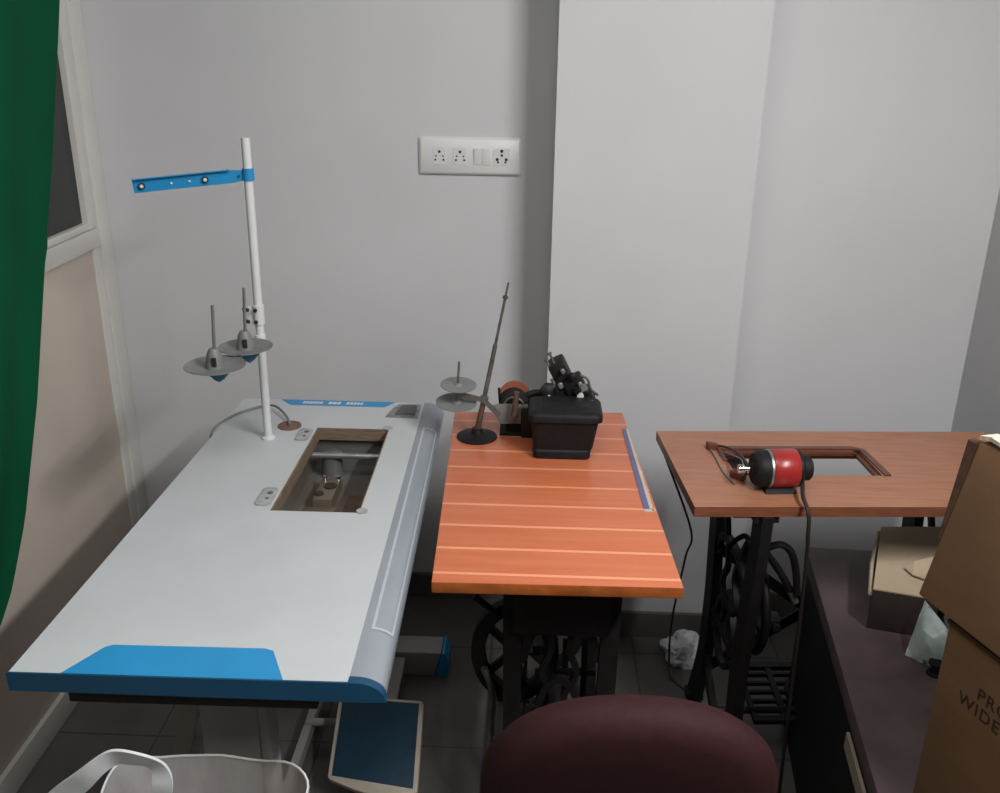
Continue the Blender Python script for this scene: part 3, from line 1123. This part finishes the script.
# raised beading round the opening: far side, right side, left side
prof_ = [(0, 0), (.016, 0), (.016, .003), (.010, .0055), (.006, .002), (0, .004)]
strap(b, [t3(.122, .279, .7605), t3(.420, .279, .7605), t3(.439, .268, .7605), t3(.443, .139, .7605)], (0, 0, 1), .014, .005)
strap(b, [t3(.122, .267, .752), t3(.418, .267, .752), t3(.426, .260, .752), t3(.428, .142, .752)], (0, 0, 1), .010, .006)
strap(b, [t3(.117, .280, .7605), t3(.117, .21, .7605)], (0, 0, 1), .010, .004)
obj('opening_lip', b, M['brown_lip'], BT, smooth=False)
treadle_stand(BT, t3(.386, .188, 0), U3, .235, .168, .738, wheel=True, legw=.060)
b = B()
yg = 1.76
tube(b, smooth_path([aty(762, 552, yg), aty(772, 546, yg), aty(783, 545, yg), aty(792, 554, yg), aty(796, 572, yg), aty(797, 594, yg)]), .008, 8)
obj('belt_guard', b, M['iron'], BT)
b = B()
tube(b, smooth_path([aty(764, 550, yg + .01), aty(780, 572, yg + .01), aty(793, 596, yg + .01)]), .008, 8)
tip = obj('guard_rod', b, M['iron'], BT)
b = B()
tube(b, [aty(790.5, 591, yg + .01), aty(795, 602, yg + .01)], .0088, 10)
obj('rod_tip', b, M['rod'], tip)
b = B()
tube(b, smooth_path([aty(728, 548, 1.80), aty(736, 540, 1.80), aty(747, 537, 1.80), aty(749, 560, 1.80), aty(746, 640, 1.82)]), .006, 8)
obj('linkage', b, M['iron'], BT)
b = B()
box(b, aty(766, 632, 1.80), aty(766, 632, 1.80) + V((.03, .04, .03)), bev=.004)
lathe(b, [(.010, 0), (.010, .02), (0, .022)], aty(775, 624, 1.81), (0, -1, 0), 14)
obj('shaft_bearing', b, M['iron'], BT)
b = B(); ubox(b, .085, .135, .02, .05, .725, .7375)
obj('mount_bracket', b, M['iron'], BT)
b = B(); ubox(b, .085, .135, .335, .365, .725, .7375)
obj('mount_bracket', b, M['iron'], BT)

# ------------------------------------------------------------------ red motor
MC = V((.505, 1.770, .8035))
MX = V((math.cos(math.radians(6)), math.sin(math.radians(6)), 0)).normalized()
MO = thing('sewing_motor', (MC.x, MC.y, .76), 'small black sewing motor with red band on the brown table', 'motor')
b = B()
lathe(b, [(.009, -.053), (.012, -.050), (.031, -.0495), (.036, -.044), (.0378, -.038), (.0385, -.028), (.0385, .042), (.034, .046), (.0, .046)], MC, MX, 36)
obj('housing', b, M['black_soft'], MO)
b = B()
lathe(b, [(.0387, -.016), (.0395, -.015), (.0395, .036), (.0387, .037)], MC, MX, 40)
obj('red_band', b, M['red'], MO)
b = B(); lathe(b, [(.0386, -.023), (.0398, -.022), (.0398, -.018), (.0386, -.017)], MC, MX, 36)
obj('band_ring', b, M['steel'], MO)
b = B()
lathe(b, [(.024, .046), (.026, .048), (.026, .064), (.022, .068), (.0, .068)], MC, MX, 28)
obj('end_cover', b, M['black'], MO)
b = B()
lathe(b, [(.005, -.058), (.005, -.068), (.0095, -.069), (.0095, -.072), (.006, -.074), (.0095, -.077), (.0095, -.080), (.004, -.081), (0, -.081)], MC, MX, 20)
obj('pulley', b, M['chrome'], MO)
for k in range(7):
    b = B()
    a = 2 * PI * k / 7
    r_ = V((0, 0, 1)) * math.cos(a) + MX.cross(V((0, 0, 1))) * math.sin(a)
    p = MC - MX * .047 + r_ * .023
    tube(b, [p, p - MX * .003], .0035, 8)
    obj('vent_hole', b, M['hole'], MO)
b = B()
q = MC.copy(); q.z = .76
bx = MX
by = V((-MX.y, MX.x, 0))
hexa(b, [q - bx * .03 - by * .032, q + bx * .036 - by * .032, q + bx * .036 + by * .032, q - bx * .03 + by * .032,
         q - bx * .026 - by * .022 + V((0, 0, .01)), q + bx * .030 - by * .022 + V((0, 0, .01)), q + bx * .030 + by * .022 + V((0, 0, .01)), q - bx * .026 + by * .022 + V((0, 0, .01))], .002)
obj('mounting_foot', b, M['black'], MO)
# cords belong to the motor
b = B()
tube(b, smooth_path([MC + MX * .05 + V((0, -.022, -.018)), aty(803, 496, 1.70), aty(807.5, 509, 1.668), aty(809, 520, 1.658), aty(808, 535, 1.655), V((.553, 1.655, .66)), V((.558, 1.65, .45)), V((.562, 1.645, .2)), V((.565, 1.65, .02)), V((.55, 1.70, .0045)), V((.52, 1.78, .0045))]), .0042, 8)
obj('power_cord', b, M['wire'], MO)
sp = MC - MX * .060 + V((0, 0, 0))
p1, p2 = V((.408, 1.955, .768)), V((.437, 1.808, .768))
b = B()
tube(b, smooth_path([sp + V((0, -.004, .006)), aty(744, 459, 1.80), aty(738, 453, 1.86), aty(726, 447, 1.92), p1 + V((.012, 0, .0))]), .0024, 8)
obj('lead', b, M['wire'], MO)
b = B()
tube(b, smooth_path([sp + V((0, -.004, -.006)), aty(746, 474, 1.77), aty(742, 479, 1.78), p2 + V((.010, -.003, 0))]), .0024, 8)
obj('lead', b, M['wire'], MO)
for p_, d_ in ((p1, V((-.022, -.004, .004))), (p2, V((-.022, .018, .004)))):
    b = B()
    s_ = V((-d_.y, d_.x, 0)).normalized() * .008
    a_, c_ = p_ - d_ * .55 + V((0, 0, -.001)), p_ + d_ * .55 + V((0, 0, -.001))
    u_ = V((0, 0, .008))
    hexa(b, [a_ - s_ - u_, c_ - s_ - u_, c_ + s_ - u_, a_ + s_ - u_, a_ - s_ + u_, c_ - s_ + u_, c_ + s_ + u_, a_ + s_ + u_], .002)
    obj('plug', b, M['plug'], MO)
b = B()
tube(b, smooth_path([p1 + V((-.004, -.012, -.004)), V((.408, 1.90, .7625)), V((.412, 1.83, .7625)), V((.425, 1.775, .7625))]), .0017, 6)
tube(b, smooth_path([p2 + V((0, .010, 0)), V((.452, 1.84, .775)), V((.455, 1.87, .775)), V((.445, 1.90, .77)), V((.432, 1.93, .764))]), .0016, 6)
obj('loose_wire', b, M['greywire'], MO)

# black cord hanging behind the brown table's left end
b = B()
tube(b, smooth_path([t3(.004, .30, .737), aty(691, 530, 2.08), aty(686, 555, 2.09), aty(678, 590, 2.11), aty(672, 620, 2.14), aty(669, 655, 2.17), V((.40, 2.13, .004)), V((.45, 2.06, .004))]), .0028, 8)
tag(obj('cord', b, M['wire'], loc=(.33, 2.05, .7)), 'black cord hanging beside the left end of the brown table', 'cord')


# crumpled bag on the floor
def crumple(name, cx, cy, z0, sx, sy, sz, m, seed, label, cat, rot=0):
    t = bmesh.new()
    bmesh.ops.create_icosphere(t, subdivisions=4, radius=1)
    for v in t.verts:
        n = noise.noise(v.co * 1.7 + V((seed, 0, 0))) * .35 + abs(noise.noise(v.co * 3.7 + V((0, seed, 0)))) * .30
        c = v.co * (1 + n)
        c.z = max(c.z, -.55)
        v.co = V((c.x * sx, c.y * sy, (c.z + .55) * sz))
    bmesh.ops.rotate(t, verts=t.verts, cent=V((0, 0, 0)), matrix=Matrix.Rotation(rot, 3, 'Z'))
    zmin = min(v.co.z for v in t.verts)
    bmesh.ops.translate(t, verts=t.verts, vec=V((cx, cy, z0 - zmin)))
    o = obj(name, t, m, loc=(cx, cy, z0), angle=22)
    return tag(o, label, cat)


crumple('plastic_bag', .445, 2.225, 0, .058, .046, .046, M['whitebag'], 3.1, 'small crumpled white bag lying on the floor by the pillar foot', 'bag', .4)

# ------------------------------------------------------------------ padded bench
ZB = .50
BN = thing('bench', (.70, 1.5, 0), 'dark purple padded bench with black side under the brown table', 'bench')
sq = [V((.545, 1.00, 0)), V((.865, 1.00, 0)), V((.865, 1.985, 0)), V((.658, 1.995, 0))]
b = B()
hexa(b, [p + V((0, 0, ZB - .045)) for p in sq] + [p + V((0, 0, ZB)) for p in sq], .012)
obj('seat', b, M['vinyl'], BN)
b = B()
ins = [V((.552, 1.01, 0)), V((.86, 1.01, 0)), V((.86, 1.975, 0)), V((.664, 1.985, 0))]
L0, L1 = ins[0], ins[3]
hexa(b, [L0, L0 + V((.02, 0, 0)), L1 + V((.02, 0, 0)), L1] + [p + V((0, 0, ZB - .045)) for p in (L0, L0 + V((.02, 0, 0)), L1 + V((.02, 0, 0)), L1)])
obj('side_panel', b, M['black'], BN, smooth=False)
b = B()
hexa(b, [V((.84, 1.02, 0)), V((.86, 1.02, 0)), V((.86, 1.97, 0)), V((.84, 1.97, 0))] + [V((.84, 1.02, ZB - .045)), V((.86, 1.02, ZB - .045)), V((.86, 1.97, ZB - .045)), V((.84, 1.97, ZB - .045))])
obj('side_panel', b, M['black'], BN, smooth=False)
b = B()
hexa(b, [V((.585, 1.92, ZB - .16)).lerp(V((.672, 1.92, ZB - .16)), 1), V((.84, 1.92, ZB - .16)), V((.84, 1.94, ZB - .16)), V((.672, 1.94, ZB - .16))] +
     [V((.672, 1.92, ZB - .045)), V((.84, 1.92, ZB - .045)), V((.84, 1.94, ZB - .045)), V((.672, 1.94, ZB - .045))])
obj('back_rail', b, M['black'], BN, smooth=False)
b = B()
e0, e1 = ins[0].lerp(ins[3], .02), ins[0].lerp(ins[3], .42)
strap(b, [e0 + V((-.004, 0, ZB - .075)), e1 + V((-.004, 0, ZB - .075))], (1, -.12, 0), .034, .006)
obj('edge_batten', b, M['tan'], BN, smooth=False)

# ------------------------------------------------------------------ maroon chair, seen over its backrest
SC = V((.178, 1.20, 0))
CH = thing('chair', SC, 'maroon upholstered chair with rounded backrest in front of the orange table', 'chair')
b = B()
bc = V((.150, 1.035, .642))
bu = V((1, .015, 0)).normalized()
bw = V((0, -.2, 1)).normalized()
bn = bu.cross(bw).normalized()       # towards the camera
N = 64
loops = []
for rr_, h in ((.0, .030), (.55, .029), (.82, .024), (.94, .014), (1.0, -.004), (1.0, -.022), (.95, -.036), (.8, -.042), (.5, -.044), (.0, -.044)):
    L = []
    for k in range(N):
        a = 2 * PI * k / N
        cx_, sz_ = math.cos(a), math.sin(a)
        e_ = 2 / 2.25
        px_ = math.copysign(abs(cx_) ** e_, cx_) * .205
        pz_ = math.copysign(abs(sz_) ** e_, sz_) * .172
        L.append(bc + bu * px_ * max(rr_, .002) + bw * pz_ * max(rr_, .002) + bn * h)
    loops.append(L)
loft(b, loops)
obj('backrest', b, M['maroon'], CH)
b = B()
loft(b, [[(SC.x + p[0], SC.y + p[1], z) for p in rrect(-.016, .02, .36 * f, .36 * f, .09 * f)] for z, f in ((.405, .95), (.412, 1), (.445, 1.0), (.458, .97), (.464, .85), (.467, .5))])
obj('seat', b, M['maroon'], CH)
for sx_ in (-1, 1):
    b = B()
    tube(b, smooth_path([SC + V((sx_ * .17, -.17, 0)), SC + V((sx_ * .165, -.165, .40)), SC + V((sx_ * .13, -.165, .47)), SC + V((sx_ * .11, -.158, .62))]), .011, 10)
    obj('leg', b, M['iron'], CH)
    b = B()
    tube(b, [SC + V((sx_ * .17, .19, 0)), SC + V((sx_ * .165, .18, .41))], .011, 10)
    obj('leg', b, M['iron'], CH)

# ------------------------------------------------------------------ cartons on the bench
# small pale carton
SCN = thing('carton', (.76, 1.76, ZB), 'small flat pale cardboard carton on the purple bench', 'carton')
z1 = .590
f0, f1 = atz(873, 590, z1), atz(940, 601, z1)
k0, k1 = atz(881, 528, z1), atz(945, 528, z1)
b = B()
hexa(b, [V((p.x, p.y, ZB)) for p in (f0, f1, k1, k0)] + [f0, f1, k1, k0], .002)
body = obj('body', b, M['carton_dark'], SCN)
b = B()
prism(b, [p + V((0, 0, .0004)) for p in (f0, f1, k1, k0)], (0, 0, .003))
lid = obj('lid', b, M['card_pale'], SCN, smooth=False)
b = B()
fp = [atz(904, 570, z1 + .004), atz(912, 577, z1 + .004), atz(926, 582, z1 + .004), atz(940, 578, z1 + .004), atz(940, 556, z1 + .024), atz(914, 562, z1 + .022)]
lo = [b.verts.new(p + V((0, 0, .004 if i < 4 else 0))) for i, p in enumerate(fp)]
b.faces.new(lo)
r_ = bmesh.ops.extrude_face_region(b, geom=b.faces[:])
for v in r_['geom']:
    if isinstance(v, bmesh.types.BMVert):
        v.co.z += .002
obj('torn_flap', b, M['card_pale'], SCN, smooth=False)
b = B()
tube(b, [f0.lerp(k0, .02) + V((-.004, 0, -.012)), f0.lerp(k0, .45) + V((-.009, 0, -.008)), f0.lerp(k0, .95) + V((-.003, 0, -.004))], .0045, 6)
obj('bent_edge', b, M['card_pale'], SCN)

# pale blue pouch and a small dark reel, both on the bench
b = B()
P3 = [(905, 655, .502), (943, 672, .502), (952, 634, .585), (925, 600, .600)]
g = []
N = 10
q0, q1, q2, q3 = [atz(*p) for p in P3]
for i in range(N + 1):
    row = []
    for k in range(N + 1):
        s, t = i / N, k / N
        p = q0.lerp(q1, s).lerp(q3.lerp(q2, s), t)
        bulge = .03 * math.sin(PI * s) * math.sin(PI * t) + .006 * noise.noise(V((s * 6, t * 6, 2)))
        row.append((p, bulge))
    g.append(row)
nrm_ = (q1 - q0).cross(q3 - q0).normalized()
if nrm_.y > 0:
    nrm_ = -nrm_
for sgn, th in ((1, 1), (-1, .6)):
    vv = [[b.verts.new(p + nrm_ * bl * sgn * th) for p, bl in row] for row in g]
    for i in range(N):
        for k in range(N):
            b.faces.new((vv[i][k], vv[i + 1][k], vv[i + 1][k + 1], vv[i][k + 1]))
bmesh.ops.remove_doubles(b, verts=b.verts, dist=.0012)
zlow = min(v.co.z for v in b.verts)
bmesh.ops.translate(b, verts=b.verts, vec=V((0, 0, ZB + .0005 - zlow)))
tag(obj('pouch', b, M['bluebag'], loc=tuple(q0), angle=30), 'pale blue crinkled pouch on the bench below the leaning carton', 'bag')
rp = atz(934, 674, ZB)
RL = thing('reel', (rp.x, rp.y, ZB), 'small black reel on the bench below the pale blue pouch', 'reel')
b = B()
lathe(b, [(.0, 0), (.014, 0), (.014, .004), (.008, .005), (.008, .022), (.014, .023), (.014, .027), (0, .027)], (rp.x, rp.y, ZB), seg=20)
obj('spool', b, M['black'], RL)

# stacked large cartons
ea = V((.326, -.945, 0))
eb = V((.945, .326, 0))
C0 = atz(912, 793, ZB + .01)
ZU = .845
CL = thing('carton', (C0.x + .2, C0.y - .1, ZB), 'large brown cardboard carton with dark printing, lower of the two stacked', 'carton')


def cart(o, la, lb, z0, z1, lean=0.0):
    bt = [o, o + ea * la, o + ea * la + eb * lb, o + eb * lb]
    return [V((p.x, p.y, z0)) for p in bt] + [V((p.x, p.y, z1)) + eb * lean for p in bt]


pz = cart(C0, .36, .30, ZB, ZU)
b = B(); hexa(b, pz, .004)
bodyL = obj('body', b, M['card'], CL)


def carton_text(txt, s, z, size, parent):
    cu = bpy.data.curves.new('print', 'FONT')
    cu.body = txt
    cu.size = size
    cu.extrude = .0003
    cu.space_character = 1.15
    to = bpy.data.objects.new('print', cu)
    COL.objects.link(to)
    dg = bpy.context.evaluated_depsgraph_get()
    me = bpy.data.meshes.new_from_object(to.evaluated_get(dg))
    bpy.data.objects.remove(to)
    n = -eb
    o3 = V((C0.x, C0.y, z)) + ea * s + n * .0008
    mx = Matrix((ea, V((0, 0, 1)), n)).transposed().to_4x4()
    mx.translation = o3
    bm = bmesh.new()
    bm.from_mesh(me)
    bmesh.ops.transform(bm, matrix=mx, verts=bm.verts)
    bpy.data.meshes.remove(me)
    return obj('printing', bm, M['ink'], parent, smooth=False)


carton_text('PROD', .075, .752, .028, bodyL)
carton_text('WIDE', .045, .725, .028, bodyL)
carton_text('TO', .150, .725, .028, bodyL)
b = B()
s0 = V((C0.x, C0.y, 0))
strap(b, [s0 + ea * .0 + V((0, 0, .833)) - eb * .002, s0 + ea * .36 + V((0, 0, .833)) - eb * .002], eb, .006, .003)
obj('seam_or_shadow', b, M['card_dark'], CL, smooth=False)  # painted shadow line of the upper carton on the lower one
UC = atz(918, 594, ZU + .0)
CUp = thing('carton', (UC.x + .25, UC.y - .1, ZU), 'large plain brown cardboard carton leaning on top of the printed one', 'carton')
pu = cart(UC, .40, .36, ZU, 1.088, .055)
b = B(); hexa(b, pu, .003)
obj('body', b, M['card'], CUp)
b = B()
t0, t1 = pu[4], pu[5]
N = 24
prev = None
pts = []
for i in range(N + 1):
    p = t0.lerp(t1, i / N)
    pts.append(p + V((0, 0, .006 + .006 * random.random())) + eb * (.010 + .004 * random.random()))
strap(b, pts, (0, 0, 1), [.020 + .010 * random.random() for _ in pts], .006)
obj('torn_edge', b, M['torn'], CUp, smooth=False)
b = B()
g0, g1 = pu[0].lerp(pu[4], .36), pu[4] + V((0, 0, -.004))
fo = -ea
hexa(b, [g0 + eb * .012, g0, g0 + fo * .006, g0 + fo * .006 + eb * .012,
         g1 + eb * .015 + fo * .000, g1, g1 + fo * .022, g1 + fo * .022 + eb * .014], .002)
obj('side_flap', b, M['card_dark'], CUp, smooth=False)

# ------------------------------------------------------------------ carrier bag, lower left
PBG = thing('carrier_bag', (-.47, 1.05, 0), 'translucent white plastic carrier bag with raised handle, lower left', 'bag')
b = B()
loops = []
NR = 48
cx, cy = -.462, 1.075
for z_, kx, ky in ((.001, .80, .80), (.01, .95, .9), (.12, 1.05, 1.05), (.28, 1.06, 1.05), (.42, 1.0, .95), (.52, .98, .9), (.585, .97, .86)):
    L = []
    for i in range(NR):
        a = 2 * PI * i / NR
        w_ = 1 + .045 * noise.noise(V((math.cos(a) * 2.5, math.sin(a) * 2.5, z_ * 5)))
        zz = z_ + (.024 * noise.noise(V((math.cos(a) * 1.5, math.sin(a) * 1.5, 7))) if z_ > .4 else 0)
        L.append((cx + .155 * kx * w_ * math.cos(a), cy + .095 * ky * w_ * math.sin(a), zz))
    loops.append(L)
loft(b, loops, cap=False)
b.faces.new(b.verts[:NR])
obj('sack', b, M['poly'], PBG)
b = B()
rim = loops[-1]
tube(b, rim, .0019, 6, closed=True)
obj('rim', b, M['whitebag'], PBG)
b = B()
loft(b, [[(x * .93 + cx * .07, y * .93 + cy * .07, z) for x, y, z in loops[1]], [(x * .93 + cx * .07, y * .93 + cy * .07, z) for x, y, z in loops[3]],
         [(x * .90 + cx * .10, y * .90 + cy * .10, z + .05 + .05 * noise.noise(V((x * 14, y * 14, 1)))) for x, y, z in loops[4]],
         [(x * .4 + cx * .6, y * .4 + cy * .6, .50 + .03 * noise.noise(V((x * 20, y * 20, 3)))) for x, y, z in loops[4]]])
obj('contents', b, M['contents'], PBG)
b = B()
hp = [aty(52, 805, 1.03), aty(78, 784, 1.03), aty(100, 765, 1.035), aty(120, 757, 1.04), aty(145, 760, 1.045), aty(160, 771, 1.05), aty(163, 790, 1.05), aty(158, 812, 1.05)]
hpp = smooth_path(hp, 5)
ws = [.034 + .003 * math.sin(i * .5) - .010 * i / len(hpp) for i in range(len(hpp))]
strap(b, [p + V((0, .002 * math.sin(i * .6), 0)) for i, p in enumerate(hpp)], (0, 1, .3), ws, .004)
# the two ends run down into the sack
strap(b, [hp[0], hp[0] + V((.03, .0, -.08)), V((cx - .128, 1.03, .44))], (0, 1, .3), .03, .004)
strap(b, [hp[-1], V((cx - .08, 1.05, .47))], (0, 1, .3), .018, .004)
obj('handle', b, M['whitebag'], PBG)

# ------------------------------------------------------------------ green curtain
CT = thing('curtain', (-.99, 1.2, 2.34), 'deep green cloth curtain hanging at the far left edge', 'curtain')
EDGE = [(2.34, 2.20), (2.0, 2.16), (1.671, 2.073), (1.386, 1.95), (1.163, 1.843), (.924, 1.735), (.716, 1.618), (.61, 1.533), (.556, 1.464), (.50, 1.36), (.45, 1.22)]


def edge_y(z):
    for (za, ya), (zb_, yb) in zip(EDGE, EDGE[1:]):
        if za >= z >= zb_:
            t = (za - z) / (za - zb_)
            return ya + (yb - ya) * t
    return EDGE[-1][1]


b = B()
NZ, NY = 60, 70
front, backv = [], []
for i in range(NZ + 1):
    z = 2.34 - (2.34 - .45) * i / NZ
    ye = edge_y(z)
    r1, r2 = [], []
    for k in range(NY + 1):
        t = k / NY
        y = .55 + (ye - .55) * t
        fold = .020 * math.sin(t * 16 + .5 * math.sin(z * 2)) * (1 - t * .8) + .008 * math.sin(t * 37 + z)
        seam_or_shadow = .0025 if abs(z - 1.195) < .016 else 0
        x = -.985 + fold * min(1, (1.03 - t) * 5) + seam_or_shadow
        r1.append(b.verts.new((x, y, z)))
        r2.append(b.verts.new((x - .003, y, z)))
    front.append(r1)
    backv.append(r2)
for i in range(NZ):
    for k in range(NY):
        b.faces.new((front[i][k], front[i][k + 1], front[i + 1][k + 1], front[i + 1][k]))
        b.faces.new((backv[i][k], backv[i + 1][k], backv[i + 1][k + 1], backv[i][k + 1]))
    b.faces.new((front[i][NY], backv[i][NY], backv[i + 1][NY], front[i + 1][NY]))
    b.faces.new((front[i][0], front[i + 1][0], backv[i + 1][0], backv[i][0]))
for k in range(NY):
    b.faces.new((front[0][k], backv[0][k], backv[0][k + 1], front[0][k + 1]))
    b.faces.new((front[NZ][k], front[NZ][k + 1], backv[NZ][k + 1], backv[NZ][k]))
obj('cloth', b, M['green'], CT, angle=80)
b = B()
tube(b, [V((-.985, .45, 2.345)), V((-.985, 2.3, 2.345))], .011, 12)
for y in (.5, 2.27):
    tube(b, [V((-.985, y, 2.345)), V((XL, y, 2.345))], .008, 8)
obj('rod', b, M['steel'], CT)

# ------------------------------------------------------------------ light
def area(name, loc, target, sx, sy, power, col=(1, 1, 1), along=(0, 1, 0)):
    l = bpy.data.lights.new(name, 'AREA')
    l.shape = 'RECTANGLE'
    l.size, l.size_y = sx, sy
    l.energy = power
    l.color = col
    o = bpy.data.objects.new(name, l)
    COL.objects.link(o)
    o.location = loc
    zz = (V(loc) - V(target)).normalized()
    yy = zz.cross(V(along)).normalized()
    o.rotation_euler = Matrix((yy.cross(zz), yy, zz)).transposed().to_euler()
    return o


# the batten hangs along the right wall, just outside the frame
area('tube_light', (1.09, .35, 2.40), (.42, .55, 1.35), 1.15,   .06, 64, (1.0, .985, .97))
area('fill_light', (-.2, .75, 2.56), (-.2, .75, 0), .8, .8, 18, (1.0, .98, .965))  # added overhead fill that lifts the wall shadows, not a known fitting
W = bpy.data.worlds.new('world')
W.use_nodes = True
W.node_tree.nodes['Background'].inputs[0].default_value = (.75, .8, .85, 1)
W.node_tree.nodes['Background'].inputs[1].default_value = .03
S.world = W
S.view_settings.view_transform = 'Standard'
S.view_settings.look = 'None'
S.view_settings.gamma = 1
S.view_settings.exposure = -0.38
S.view_settings.use_curve_mapping = False
